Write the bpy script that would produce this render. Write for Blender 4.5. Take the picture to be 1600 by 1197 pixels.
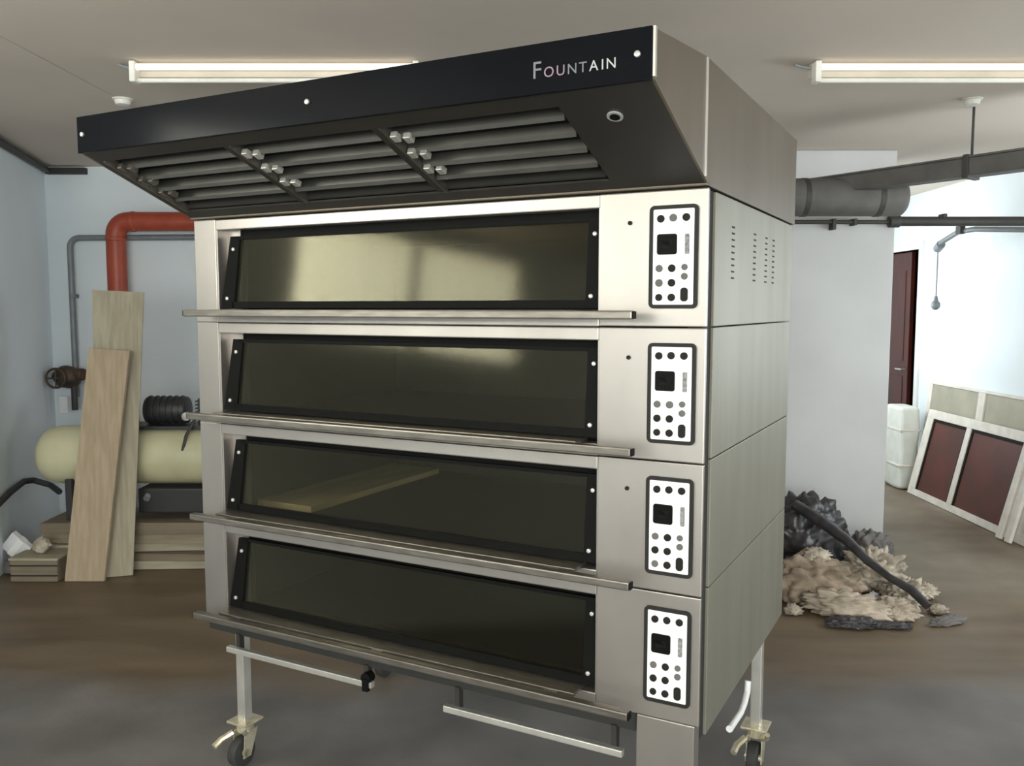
import bpy, bmesh, math, random
from mathutils import Vector, Matrix, noise

scene = bpy.context.scene
for o in list(bpy.data.objects):
    bpy.data.objects.remove(o, do_unlink=True)
col = scene.collection
PI = math.pi

# ------------------------------------------------------------------ camera
cam_d = bpy.data.cameras.new('camera')
cam_d.sensor_width = 36.0
cam_d.lens = 36.0 * 1349.24 / 1600.0
cam_d.clip_start = 0.05
cam_d.clip_end = 100
cam = bpy.data.objects.new('camera', cam_d)
col.objects.link(cam)
cam.location = (0, 0, 1.63)
cam.rotation_euler = (math.radians(90 - 5.011), math.radians(0.0), 0)
scene.camera = cam

# ------------------------------------------------------------------ world, daylight, exposure
world = bpy.data.worlds.new('daylight')
scene.world = world
world.use_nodes = True
bgn = world.node_tree.nodes['Background']
bgn.inputs[0].default_value = (0.85, 0.92, 1.0, 1)
bgn.inputs[1].default_value = 4.0

def window_light(name, loc, rot, sx, sy, power, color):
    l = bpy.data.lights.new(name, 'AREA')
    l.shape = 'RECTANGLE'; l.size = sx; l.size_y = sy
    l.energy = power; l.color = color
    o = bpy.data.objects.new(name, l); col.objects.link(o)
    o.location = loc; o.rotation_euler = rot
    return o

# daylight from left and alcove windows; second left window is unseen added fill
window_light('daylight_window_1', (-3.16, 1.12, 2.20), (0, -PI/2, 0), 0.74, 1.70, 72, (1.0, 0.95, 0.84))
window_light('fill_window_2', (-3.16, -1.45, 2.20), (0, -PI/2, 0), 0.74, 1.70, 50, (1.0, 0.95, 0.84))
# unseen opening behind the camera, made wide to fill the room with light
window_light('front_fill_light', (0.35, -3.10, 1.75), (PI/2, 0, 0), 6.1, 1.4, 380, (1.0, 0.97, 0.93))
window_light('daylight_window_4', (2.10, 7.75, 1.75), (0, -PI/2, 0), 1.2, 1.4, 58, (0.95, 0.98, 1.0))

window_light('fill_window_5', (3.90, 4.15, 1.65), (0, PI/2, 0), 1.1, 1.7, 40, (0.95, 0.98, 1.0))  # unseen right-hand window added as fill for left wall and floor

scene.view_settings.view_transform = 'Standard'
scene.view_settings.look = 'None'
scene.view_settings.gamma = 1.0
scene.view_settings.exposure = -0.18
scene.view_settings.use_curve_mapping = False

# ------------------------------------------------------------------ materials
MATS = {}
def mat(name, c, rough=0.6, metal=0.0, c2=None, scale=8.0, stretch=(1, 1, 1), amt=0.5,
        bump=0.0, bscale=40.0, coat=0.0, spec=0.5, emit=None, estr=0.0, lo=0.35, hi=0.65, detail=4.0):
    m = bpy.data.materials.new(name); m.use_nodes = True
    nt = m.node_tree; b = nt.nodes['Principled BSDF']
    b.inputs['Roughness'].default_value = rough
    b.inputs['Metallic'].default_value = metal
    b.inputs['Coat Weight'].default_value = coat
    b.inputs['Specular IOR Level'].default_value = spec
    tc = nt.nodes.new('ShaderNodeTexCoord')
    mp = nt.nodes.new('ShaderNodeMapping'); mp.inputs['Scale'].default_value = stretch
    nt.links.new(tc.outputs['Object'], mp.inputs['Vector'])
    nz = nt.nodes.new('ShaderNodeTexNoise'); nz.inputs['Scale'].default_value = scale
    nz.inputs['Detail'].default_value = detail
    nt.links.new(mp.outputs['Vector'], nz.inputs['Vector'])
    rp = nt.nodes.new('ShaderNodeValToRGB')
    rp.color_ramp.elements[0].position = lo; rp.color_ramp.elements[1].position = hi
    if c2 is None:
        c2 = tuple(x * 0.86 for x in c)
    rp.color_ramp.elements[0].color = (*c2, 1); rp.color_ramp.elements[1].color = (*c, 1)
    nt.links.new(nz.outputs['Fac'], rp.inputs['Fac'])
    nt.links.new(rp.outputs['Color'], b.inputs['Base Color'])
    if bump > 0:
        n2 = nt.nodes.new('ShaderNodeTexNoise'); n2.inputs['Scale'].default_value = bscale
        nt.links.new(mp.outputs['Vector'], n2.inputs['Vector'])
        bp = nt.nodes.new('ShaderNodeBump'); bp.inputs['Strength'].default_value = bump
        bp.inputs['Distance'].default_value = 0.01
        nt.links.new(n2.outputs['Fac'], bp.inputs['Height'])
        nt.links.new(bp.outputs['Normal'], b.inputs['Normal'])
    if emit:
        b.inputs['Emission Color'].default_value = (*emit, 1)
        b.inputs['Emission Strength'].default_value = estr
    MATS[name] = m
    return m

mat('wall_paint', (0.80, 0.865, 0.90), 0.75, c2=(0.76, 0.825, 0.865), scale=1.6, bump=0.05)
mat('column_paint', (0.57, 0.57, 0.575), 0.8, c2=(0.52, 0.52, 0.525), scale=2.0, bump=0.05)
mat('ceiling_paint', (0.685, 0.60, 0.525), 0.9, c2=(0.625, 0.55, 0.48), scale=0.9, bump=0.03)
def floor_material():
    """brown floor covering that gives way to bare grey screed near the camera, with pale trodden dust"""
    m = bpy.data.materials.new('floor_worn'); m.use_nodes = True
    nt = m.node_tree; N = nt.nodes.new; Lk = nt.links.new
    b = nt.nodes['Principled BSDF']; b.inputs['Roughness'].default_value = 0.55
    tc = N('ShaderNodeTexCoord')
    def noise_ramp(scale, c0, c1, lo, hi, stretch=(1, 1, 1), detail=5):
        mp = N('ShaderNodeMapping'); mp.inputs['Scale'].default_value = stretch; Lk(tc.outputs['Object'], mp.inputs['Vector'])
        nz = N('ShaderNodeTexNoise'); nz.inputs['Scale'].default_value = scale; nz.inputs['Detail'].default_value = detail
        Lk(mp.outputs['Vector'], nz.inputs['Vector'])
        rp = N('ShaderNodeValToRGB'); rp.color_ramp.elements[0].position = lo; rp.color_ramp.elements[1].position = hi
        rp.color_ramp.elements[0].color = (*c0, 1); rp.color_ramp.elements[1].color = (*c1, 1)
        Lk(nz.outputs['Fac'], rp.inputs['Fac']); return rp.outputs['Color'], nz.outputs['Fac']
    brown, _ = noise_ramp(3.0, (0.105, 0.074, 0.043), (0.185, 0.136, 0.086), 0.3, 0.7, (0.4, 1.5, 1))
    grey, _ = noise_ramp(2.4, (0.105, 0.097, 0.093), (0.185, 0.172, 0.165), 0.3, 0.7)
    dustc, _ = noise_ramp(6.0, (0.27, 0.225, 0.17), (0.33, 0.285, 0.225), 0.3, 0.7)
    _, warp = noise_ramp(1.6, (0, 0, 0), (1, 1, 1), 0, 1)
    _, patch = noise_ramp(0.9, (0, 0, 0), (1, 1, 1), 0, 1)
    sx = N('ShaderNodeSeparateXYZ'); Lk(tc.outputs['Object'], sx.inputs[0])
    ad = N('ShaderNodeMath'); ad.operation = 'MULTIPLY_ADD'; ad.inputs[1].default_value = 0.7; Lk(warp, ad.inputs[0]); Lk(sx.outputs['Y'], ad.inputs[2])
    mr = N('ShaderNodeMapRange'); mr.inputs['From Min'].default_value = 3.82; mr.inputs['From Max'].default_value = 4.12; Lk(ad.outputs[0], mr.inputs['Value'])
    mx = N('ShaderNodeMix'); mx.data_type = 'RGBA'
    Lk(mr.outputs['Result'], mx.inputs['Factor']); Lk(grey, mx.inputs[6]); Lk(brown, mx.inputs[7])
    # trodden dust path on the right hand side
    mr2 = N('ShaderNodeMapRange'); mr2.inputs['From Min'].default_value = 1.9; mr2.inputs['From Max'].default_value = 2.9; Lk(sx.outputs['X'], mr2.inputs['Value'])
    mr3 = N('ShaderNodeMapRange'); mr3.inputs['From Min'].default_value = 0.38; mr3.inputs['From Max'].default_value = 0.60; Lk(patch, mr3.inputs['Value'])
    mu = N('ShaderNodeMath'); mu.operation = 'MULTIPLY'; Lk(mr2.outputs['Result'], mu.inputs[0]); Lk(mr3.outputs['Result'], mu.inputs[1])
    mu2 = N('ShaderNodeMath'); mu2.operation = 'MULTIPLY'; mu2.inputs[1].default_value = 0.75; Lk(mu.outputs[0], mu2.inputs[0])
    mx2 = N('ShaderNodeMix'); mx2.data_type = 'RGBA'
    Lk(mu2.outputs[0], mx2.inputs['Factor']); Lk(mx.outputs[2], mx2.inputs[6]); Lk(dustc, mx2.inputs[7])
    Lk(mx2.outputs[2], b.inputs['Base Color'])
    n2 = N('ShaderNodeTexNoise'); n2.inputs['Scale'].default_value = 30; Lk(tc.outputs['Object'], n2.inputs['Vector'])
    bp = N('ShaderNodeBump'); bp.inputs['Strength'].default_value = 0.1; bp.inputs['Distance'].default_value = 0.01
    Lk(n2.outputs['Fac'], bp.inputs['Height']); Lk(bp.outputs['Normal'], b.inputs['Normal'])
    MATS['floor_worn'] = m
floor_material()
mat('steel', (0.40, 0.37, 0.342), 0.38, 0.88, c2=(0.355, 0.327, 0.302), scale=4, stretch=(1, 1, 0.5))
mat('steel_bright', (0.74, 0.72, 0.67), 0.3, 0.75, scale=10)
mat('steel_bar', (0.235, 0.215, 0.19), 0.38, 0.85, c2=(0.17, 0.155, 0.135), scale=14, stretch=(1, 6, 6))
mat('steel_side', (0.255, 0.243, 0.20), 0.48, 0.45, c2=(0.22, 0.208, 0.17), scale=3, stretch=(1, 3, 0.5))
mat('hood_steel', (0.135, 0.106, 0.077), 0.45, 0.4, c2=(0.112, 0.088, 0.063), scale=3, stretch=(1, 3, 0.6))
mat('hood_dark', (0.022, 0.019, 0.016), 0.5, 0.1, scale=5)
mat('filter_steel', (0.11, 0.106, 0.095), 0.35, 0.8, scale=8)
mat('fascia_black', (0.0045, 0.0052, 0.007), 0.15, 0.0, scale=4, spec=0.07)
mat('black', (0.005, 0.005, 0.0045), 0.6, scale=6, spec=0.08)
mat('black_gap', (0.02, 0.018, 0.016), 0.8, scale=6)
mat('chamber_steel', (0.025, 0.0245, 0.022), 0.6, 0.2, scale=6)
mat('panel_white', (0.86, 0.86, 0.84), 0.45, scale=6, c2=(0.82, 0.82, 0.80))
mat('panel_grey', (0.022, 0.021, 0.02), 0.55, scale=6, spec=0.15)
mat('button_dark', (0.018, 0.017, 0.015), 0.6, scale=6, spec=0.1)
mat('button_grey', (0.13, 0.125, 0.118), 0.6, scale=6, spec=0.1)
mat('legend_grey', (0.30, 0.30, 0.30), 0.6, scale=150, c2=(0.12, 0.12, 0.12), spec=0.1)
mat('display_black', (0.004, 0.004, 0.004), 0.5, scale=6, spec=0.08)
mat('print_white', (0.40, 0.42, 0.41), 0.5, scale=6)
mat('print_mauve', (0.25, 0.17, 0.21), 0.5, scale=6)
mat('print_grey', (0.15, 0.155, 0.16), 0.5, scale=6)
mat('rivet', (0.55, 0.55, 0.53), 0.35, 0.5, scale=6)
mat('zinc', (0.80, 0.74, 0.58), 0.3, 0.7, c2=(0.62, 0.55, 0.38), scale=30)
mat('rubber', (0.03, 0.03, 0.03), 0.7, scale=20)
mat('lamp_white', (0.86, 0.84, 0.78), 0.5, scale=6)
mat('lamp_shade', (0.62, 0.56, 0.48), 0.6, scale=6)
mat('tube_glow', (0.9, 0.88, 0.8), 0.4, scale=6, emit=(1.0, 0.94, 0.8), estr=0.8)
mat('red_pipe', (0.42, 0.075, 0.035), 0.45, c2=(0.34, 0.055, 0.027), scale=8)
mat('grey_pipe', (0.24, 0.26, 0.28), 0.5, 0.2, scale=9)
mat('dark_pipe', (0.045, 0.042, 0.038), 0.6, scale=9)
mat('duct_grey', (0.115, 0.11, 0.105), 0.7, c2=(0.085, 0.08, 0.075), scale=7, bump=0.15)
mat('bronze', (0.10, 0.065, 0.04), 0.55, 0.3, c2=(0.05, 0.04, 0.03), scale=12)
mat('tag_white', (0.75, 0.74, 0.76), 0.7, scale=12)
mat('tank_cream', (0.60, 0.57, 0.37), 0.45, c2=(0.50, 0.48, 0.31), scale=4)
mat('motor_black', (0.03, 0.03, 0.032), 0.45, scale=12)
mat('aluminium', (0.55, 0.55, 0.55), 0.4, 0.7, scale=12)
def wood(name, c, c2, sc=5):
    return mat(name, c, 0.7, c2=c2, scale=sc, stretch=(9, 9, 0.7), bump=0.1, bscale=30)
wood('wood_pale', (0.43, 0.34, 0.235), (0.36, 0.275, 0.18))
wood('wood_grey', (0.40, 0.36, 0.26), (0.32, 0.28, 0.20))
wood('wood_edge', (0.25, 0.21, 0.145), (0.18, 0.15, 0.10))
mat('plank_a', (0.30, 0.25, 0.175), 0.75, c2=(0.23, 0.19, 0.13), scale=5, stretch=(0.7, 9, 9), bump=0.1)
mat('plank_b', (0.40, 0.36, 0.27), 0.75, c2=(0.32, 0.28, 0.2), scale=5, stretch=(0.7, 9, 9), bump=0.1)
mat('plank_c', (0.22, 0.175, 0.12), 0.75, c2=(0.16, 0.13, 0.09), scale=5, stretch=(0.7, 9, 9), bump=0.1)
mat('maroon', (0.115, 0.030, 0.022), 0.5, c2=(0.075, 0.026, 0.018), scale=4)
mat('door_maroon', (0.085, 0.016, 0.010), 0.35, c2=(0.05, 0.010, 0.007), scale=6, stretch=(6, 6, 0.6))
mat('frame_white', (0.80, 0.76, 0.70), 0.55, c2=(0.68, 0.63, 0.57), scale=9)
mat('plastic_white', (0.80, 0.81, 0.76), 0.5, c2=(0.68, 0.70, 0.64), scale=6)
mat('pane_beige', (0.44, 0.41, 0.32), 0.4, c2=(0.36, 0.34, 0.27), scale=5)
mat('plaster_white', (0.84, 0.85, 0.85), 0.8, scale=3)
mat('bag_black', (0.025, 0.024, 0.026), 0.35, c2=(0.06, 0.055, 0.06), scale=14)
mat('sack_tan', (0.42, 0.33, 0.25), 0.85, c2=(0.20, 0.155, 0.11), scale=7, bump=0.9, bscale=16)
mat('sack_pale', (0.58, 0.49, 0.40), 0.85, c2=(0.30, 0.25, 0.19), scale=7, bump=0.9, bscale=16)
mat('paper', (0.62, 0.55, 0.45), 0.85, c2=(0.26, 0.22, 0.17), scale=9, bump=0.9, bscale=18)
mat('cloth_grey', (0.20, 0.185, 0.18), 0.9, c2=(0.12, 0.11, 0.11), scale=12, bump=0.3)
mat('window_frame', (0.75, 0.74, 0.70), 0.5, scale=6)
mat('plywood', (0.50, 0.40, 0.235), 0.65, c2=(0.40, 0.31, 0.175), scale=5, stretch=(5, 0.6, 5))
mat('passage_dark', (0.05, 0.045, 0.04), 0.8, scale=4)  # dark wall colour stands in for the missing light in the passage
mat('cable_black', (0.03, 0.03, 0.032), 0.6, scale=6)

def oven_glass(name):
    m = bpy.data.materials.new(name); m.use_nodes = True
    nt = m.node_tree
    for n in list(nt.nodes):
        nt.nodes.remove(n)
    out = nt.nodes.new('ShaderNodeOutputMaterial')
    tr = nt.nodes.new('ShaderNodeBsdfTransparent'); tr.inputs[0].default_value = (0.84, 0.84, 0.80, 1)
    df = nt.nodes.new('ShaderNodeBsdfDiffuse')
    nz = nt.nodes.new('ShaderNodeTexNoise'); nz.inputs['Scale'].default_value = 3.0
    tc = nt.nodes.new('ShaderNodeTexCoord'); nt.links.new(tc.outputs['Object'], nz.inputs['Vector'])
    rp = nt.nodes.new('ShaderNodeValToRGB')
    rp.color_ramp.elements[0].color = (0.003, 0.0034, 0.003, 1); rp.color_ramp.elements[1].color = (0.010, 0.011, 0.0095, 1)
    nt.links.new(nz.outputs['Fac'], rp.inputs['Fac']); nt.links.new(rp.outputs['Color'], df.inputs['Color'])
    m1 = nt.nodes.new('ShaderNodeMixShader'); m1.inputs[0].default_value = 0.12
    nt.links.new(tr.outputs[0], m1.inputs[1]); nt.links.new(df.outputs[0], m1.inputs[2])
    gl = nt.nodes.new('ShaderNodeBsdfGlossy'); gl.inputs['Roughness'].default_value = 0.09
    gl.inputs['Color'].default_value = (1.0, 0.93, 0.70, 1)
    fr = nt.nodes.new('ShaderNodeFresnel'); fr.inputs['IOR'].default_value = 1.28
    m2 = nt.nodes.new('ShaderNodeMixShader')
    nt.links.new(fr.outputs[0], m2.inputs[0]); nt.links.new(m1.outputs[0], m2.inputs[1]); nt.links.new(gl.outputs[0], m2.inputs[2])
    nt.links.new(m2.outputs[0], out.inputs[0])
    MATS[name] = m
oven_glass('oven_glass')

def clear_glass(name):
    m = bpy.data.materials.new(name); m.use_nodes = True
    nt = m.node_tree
    for n in list(nt.nodes):
        nt.nodes.remove(n)
    out = nt.nodes.new('ShaderNodeOutputMaterial')
    tr = nt.nodes.new('ShaderNodeBsdfTransparent'); tr.inputs[0].default_value = (0.93, 0.95, 0.94, 1)
    gl = nt.nodes.new('ShaderNodeBsdfGlossy'); gl.inputs['Roughness'].default_value = 0.02
    mx = nt.nodes.new('ShaderNodeMixShader'); mx.inputs[0].default_value = 0.05
    nt.links.new(tr.outputs[0], mx.inputs[1]); nt.links.new(gl.outputs[0], mx.inputs[2])
    nt.links.new(mx.outputs[0], out.inputs[0])
    MATS[name] = m
clear_glass('clear_glass')

# ------------------------------------------------------------------ mesh helpers
class MB:
    def __init__(self):
        self.bm = bmesh.new()
    def merge(self, tmp):
        me = bpy.data.meshes.new('tmp'); tmp.to_mesh(me); tmp.free()
        self.bm.from_mesh(me); bpy.data.meshes.remove(me)
        return self
    def box(self, x0, x1, y0, y1, z0, z1, bev=0.0, M=None, seg=2):
        t = bmesh.new()
        bmesh.ops.create_cube(t, size=1.0)
        for v in t.verts:
            v.co = Vector(((x0 + x1) / 2 + v.co.x * (x1 - x0), (y0 + y1) / 2 + v.co.y * (y1 - y0), (z0 + z1) / 2 + v.co.z * (z1 - z0)))
        if bev > 0:
            bmesh.ops.bevel(t, geom=list(t.edges), offset=bev, segments=seg, affect='EDGES', profile=0.6)
        if M is not None:
            bmesh.ops.transform(t, matrix=M, verts=t.verts)
        return self.merge(t)
    def cyl(self, p0, p1, r, r2=None, n=20, bev=0.0):
        p0 = Vector(p0); p1 = Vector(p1); d = p1 - p0
        t = bmesh.new()
        bmesh.ops.create_cone(t, cap_ends=True, segments=n, radius1=r, radius2=r if r2 is None else r2, depth=d.length)
        if bev > 0:
            ed = [e for e in t.edges if abs(e.verts[0].co.z - e.verts[1].co.z) < 1e-6]
            bmesh.ops.bevel(t, geom=ed, offset=bev, segments=3, affect='EDGES', profile=0.5)
        q = d.to_track_quat('Z', 'Y')
        bmesh.ops.transform(t, matrix=Matrix.Translation((p0 + p1) / 2) @ q.to_matrix().to_4x4(), verts=t.verts)
        return self.merge(t)
    def tube(self, pts, r, n=12, closed_ends=True):
        pts = [Vector(p) for p in pts]
        t = bmesh.new(); rings = []
        up = None
        for i, p in enumerate(pts):
            a = pts[max(i - 1, 0)]; b = pts[min(i + 1, len(pts) - 1)]
            d = (b - a).normalized()
            if up is None:
                up = Vector((0, 0, 1)) if abs(d.z) < 0.9 else Vector((1, 0, 0))
            s = d.cross(up).normalized(); u2 = s.cross(d).normalized(); up = u2
            rr = r[i] if isinstance(r, (list, tuple)) else r
            rings.append([t.verts.new(p + (s * math.cos(2 * PI * k / n) + u2 * math.sin(2 * PI * k / n)) * rr) for k in range(n)])
        for i in range(len(rings) - 1):
            for k in range(n):
                t.faces.new((rings[i][k], rings[i][(k + 1) % n], rings[i + 1][(k + 1) % n], rings[i + 1][k]))
        if closed_ends:
            t.faces.new(rings[0][::-1]); t.faces.new(rings[-1])
        bmesh.ops.recalc_face_normals(t, faces=t.faces)
        return self.merge(t)
    def prism_x(self, prof, x0, x1):
        """profile of (y, z) extruded along x"""
        t = bmesh.new()
        a = [t.verts.new((x0, y, z)) for y, z in prof]; b = [t.verts.new((x1, y, z)) for y, z in prof]
        n = len(prof)
        t.faces.new(a); t.faces.new(b[::-1])
        for i in range(n):
            t.faces.new((a[i], b[i], b[(i + 1) % n], a[(i + 1) % n]))
        bmesh.ops.recalc_face_normals(t, faces=t.faces)
        return self.merge(t)
    def poly(self, pts, thick):
        """polygon (list of points in order, planar) given thickness along its normal"""
        pts = [Vector(p) for p in pts]
        nrm = (pts[1] - pts[0]).cross(pts[2] - pts[0]).normalized()
        t = bmesh.new()
        a = [t.verts.new(p) for p in pts]; b = [t.verts.new(p - nrm * thick) for p in pts]
        t.faces.new(a); t.faces.new(b[::-1]); n = len(pts)
        for i in range(n):
            t.faces.new((a[i], a[(i + 1) % n], b[(i + 1) % n], b[i]))
        bmesh.ops.recalc_face_normals(t, faces=t.faces)
        return self.merge(t)
    def rrect_xz(self, x0, x1, z0, z1, y0, y1, rad, seg=5, hole=None):
        """rounded rectangle plate in the xz plane from y0 to y1 (optional inner rounded hole inset)"""
        def ring(x0, x1, z0, z1, rad):
            pts = []
            for cx, cz, a0 in ((x1 - rad, z1 - rad, 0), (x0 + rad, z1 - rad, PI / 2), (x0 + rad, z0 + rad, PI), (x1 - rad, z0 + rad, 1.5 * PI)):
                for k in range(seg + 1):
                    a = a0 + PI / 2 * k / seg
                    pts.append((cx + rad * math.cos(a), cz + rad * math.sin(a)))
            return pts
        o = ring(x0, x1, z0, z1, rad); t = bmesh.new(); n = len(o)
        A = [t.verts.new((x, y0, z)) for x, z in o]; B = [t.verts.new((x, y1, z)) for x, z in o]
        for i in range(n):
            t.faces.new((A[i], A[(i + 1) % n], B[(i + 1) % n], B[i]))
        if hole is None:
            t.faces.new(A); t.faces.new(B)
        else:
            h = ring(x0 + hole, x1 - hole, z0 + hole, z1 - hole, max(rad - hole, 0.001))
            A2 = [t.verts.new((x, y0, z)) for x, z in h]; B2 = [t.verts.new((x, y1, z)) for x, z in h]
            for i in range(n):
                j = (i + 1) % n
                t.faces.new((A2[i], A2[j], B2[j], B2[i])); t.faces.new((A[i], A[j], A2[j], A2[i])); t.faces.new((B[i], B[j], B2[j], B2[i]))
        bmesh.ops.recalc_face_normals(t, faces=t.faces)
        return self.merge(t)
    def blob(self, c, rad, amp=0.25, freq=3.0, seed=0, sub=4, flat=None, ridge=False):
        t = bmesh.new()
        bmesh.ops.create_icosphere(t, subdivisions=sub, radius=1.0)
        for v in t.verts:
            p = v.co.normalized()
            q = p * freq + Vector((seed * 7.3, seed * 3.1, seed * 1.7))
            k = noise.noise(q) + 0.5 * noise.noise(q * 2.3)
            if ridge:
                k = 1.1 * (abs(noise.noise(q)) + 0.45 * abs(noise.noise(q * 2.1)) + 0.12 * noise.noise(q * 4.5)) - 0.4
            p = p * (1 + amp * k)
            p = Vector((p.x * rad[0], p.y * rad[1], p.z * rad[2])) + Vector(c)
            if flat is not None and p.z < flat:
                p.z = flat + 0.001
            v.co = p
        return self.merge(t)
    def build(self, name, m, parent=None, smooth=False):
        me = bpy.data.meshes.new(name); self.bm.to_mesh(me); self.bm.free()
        me.materials.append(MATS[m])
        if smooth:
            for p in me.polygons:
                p.use_smooth = True
            try:
                me.set_sharp_from_angle(angle=math.radians(40))
            except Exception:
                pass
        o = bpy.data.objects.new(name, me); col.objects.link(o)
        if parent is not None:
            o.parent = parent
        return o

def tag(o, label, cat, group=None):
    o['label'] = label; o['category'] = cat
    if group:
        o['group'] = group
    return o
def thing(name, label, cat, loc=(0, 0, 0), rz=0.0, group=None):
    o = bpy.data.objects.new(name, None); col.objects.link(o)
    o.empty_display_size = 0.1
    o.location = loc; o.rotation_euler = (0, 0, rz)
    return tag(o, label, cat, group)
def struct(o):
    o['kind'] = 'structure'
    return o
def share(src, name, parent, loc):
    o = bpy.data.objects.new(name, src.data); col.objects.link(o)
    o.parent = parent; o.location = loc
    return o

# ------------------------------------------------------------------ room shell
H = 2.686
XL, XR, YB, YF = -3.07, 3.80, 6.63, -3.0
T = 0.12

def wall_with_windows(name, axis, pos, a0, a1, sgn, openings, m):
    """wall in plane axis=pos from a0 to a1, thickness grows outwards (sgn), openings (b0,b1,z0,z1)"""
    mb = MB()
    def put(b0, b1, z0, z1):
        if b1 - b0 < 1e-4 or z1 - z0 < 1e-4:
            return
        p0, p1 = (pos, pos + sgn * T) if sgn > 0 else (pos + sgn * T, pos)
        if axis == 'x':
            mb.box(p0, p1, b0, b1, z0, z1)
        else:
            mb.box(b0, b1, p0, p1, z0, z1)
    cur = a0
    for (b0, b1, z0, z1) in sorted(openings):
        put(cur, b0, 0, H); put(b0, b1, 0, z0); put(b0, b1, z1, H); cur = b1
    put(cur, a1, 0, H)
    return struct(mb.build(name, m))

struct(MB().box(-4.2, 4.2, -3.3, 9.9, -0.12, 0.0).build('floor', 'floor_worn'))
ce = struct(MB().box(-4.2, 4.2, -3.3, 9.9, H + 0.012, H + 0.13).build('ceiling', 'black_gap'))
MB().box(-4.2, -2.003, -3.3, 9.9, H, H + 0.012).build('ceiling_panel', 'ceiling_paint', ce)
MB().box(-1.997, 4.2, -3.3, 9.9, H, H + 0.012).build('ceiling_panel', 'ceiling_paint', ce)

WINL = [(0.25, 1.98, 1.80, 2.60), (-2.32, -0.59, 1.80, 2.60)]
wall_with_windows('wall_left', 'x', XL, YF, 4.98, -1, WINL, 'wall_paint')
# far part of the left wall runs outwards at an angle to the back corner
a = Vector((XL, 4.98, 0)); b = Vector((-3.53, 6.63, 0)); d = (b - a).normalized(); nn = Vector((-d.y, d.x, 0))
mb = MB(); tt = bmesh.new()
vs = [a, b + d * 0.15, b + d * 0.15 + nn * T, a + nn * T]
lo = [tt.verts.new((p.x, p.y, 0)) for p in vs]; hi = [tt.verts.new((p.x, p.y, H)) for p in vs]
tt.faces.new(lo); tt.faces.new(hi)
for i in range(4):
    tt.faces.new((lo[i], lo[(i + 1) % 4], hi[(i + 1) % 4], hi[i]))
bmesh.ops.recalc_face_normals(tt, faces=tt.faces)
mb.merge(tt)
struct(mb.build('wall_left_far', 'wall_paint'))
struct(MB().box(-3.55, 2.3, YB, YB + T, 0, H).build('wall_back', 'wall_paint'))
wall_with_windows('wall_front', 'y', YF, -3.2, XR + T, -1, [(-2.75, 3.45, 1.0, 2.5)], 'wall_paint')  # wide opening added to let the front fill through
# right wall with the doorway of the dark red door
DY0, DY1, DZ = 8.10, 8.98, 2.17
wr = wall_with_windows('wall_right', 'x', XR, YF, 9.7, 1, [(3.25, 5.05, 1.05, 2.25), (DY0, DY1, 0.0, DZ)], 'wall_paint')
wall_with_windows('wall_alcove', 'x', 2.18, YB + T, 9.7, -1, [(7.0, 8.5, 1.1, 2.4)], 'wall_paint')
struct(MB().box(2.06, XR + T, 9.6, 9.72, 0, H).build('wall_alcove_back', 'wall_paint'))
# square column standing before the back wall
colm = MB().box(1.74, 2.60, 5.93, YB, 0, H, bev=0.012).build('wall_column', 'column_paint'); struct(colm)

# dark cable trunking under the ceiling on the far left wall
mb = MB()
q0 = Vector((XL, 4.98, 0)) - nn * 0.02; q1 = b - nn * 0.02
mb.tube([(q0.x + 0.004, q0.y, H - 0.035), (q1.x + 0.03, q1.y - 0.03, H - 0.035)], 0.022, 8)
mb.box(-3.5, -3.2, YB - 0.05, YB, H - 0.06, H - 0.012, bev=0.005)
struct(mb.build('trim_1', 'dark_pipe'))

def window(n, axis, pos, b0, b1, z0, z1, mull=True):
    mb = MB(); fw = 0.05
    def put(m, c0, c1, w0, w1, p0=-0.035, p1=0.035):
        if axis == 'x':
            m.box(pos + p0, pos + p1, c0, c1, w0, w1)
        else:
            m.box(c0, c1, pos + p0, pos + p1, w0, w1)
    put(mb, b0, b1, z0, z0 + fw); put(mb, b0, b1, z1 - fw, z1)
    put(mb, b0, b0 + fw, z0 + fw, z1 - fw); put(mb, b1 - fw, b1, z0 + fw, z1 - fw)
    f = struct(mb.build('window_%d' % n, 'window_frame'))
    mid = (b0 + b1) / 2
    mm = MB(); put(mm, mid - 0.025, mid + 0.025, z0 + fw, z1 - fw); mm.build('mullion', 'window_frame', f)
    for c0, c1 in ((b0 + fw, mid - 0.025), (mid + 0.025, b1 - fw)):
        g = MB(); put(g, c0, c1, z0 + fw, z1 - fw, -0.003, 0.003); g.build('pane', 'clear_glass', f)
    return f
window(1, 'x', XL - 0.05, 0.25, 1.98, 1.80, 2.60)
window(2, 'x', XL - 0.05, -2.32, -0.59, 1.80, 2.60)  # unseen frame around the added second left fill
window(3, 'y', YF - 0.05, -2.75, 3.45, 1.0, 2.5)  # glazing of the added opening behind the camera
window(5, 'x', XR + 0.05, 3.25, 5.05, 1.05, 2.25)  # added window, out of view, for the right-hand fill
window(4, 'x', 2.18 - 0.02, 7.0, 8.5, 1.1, 2.4)

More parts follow.
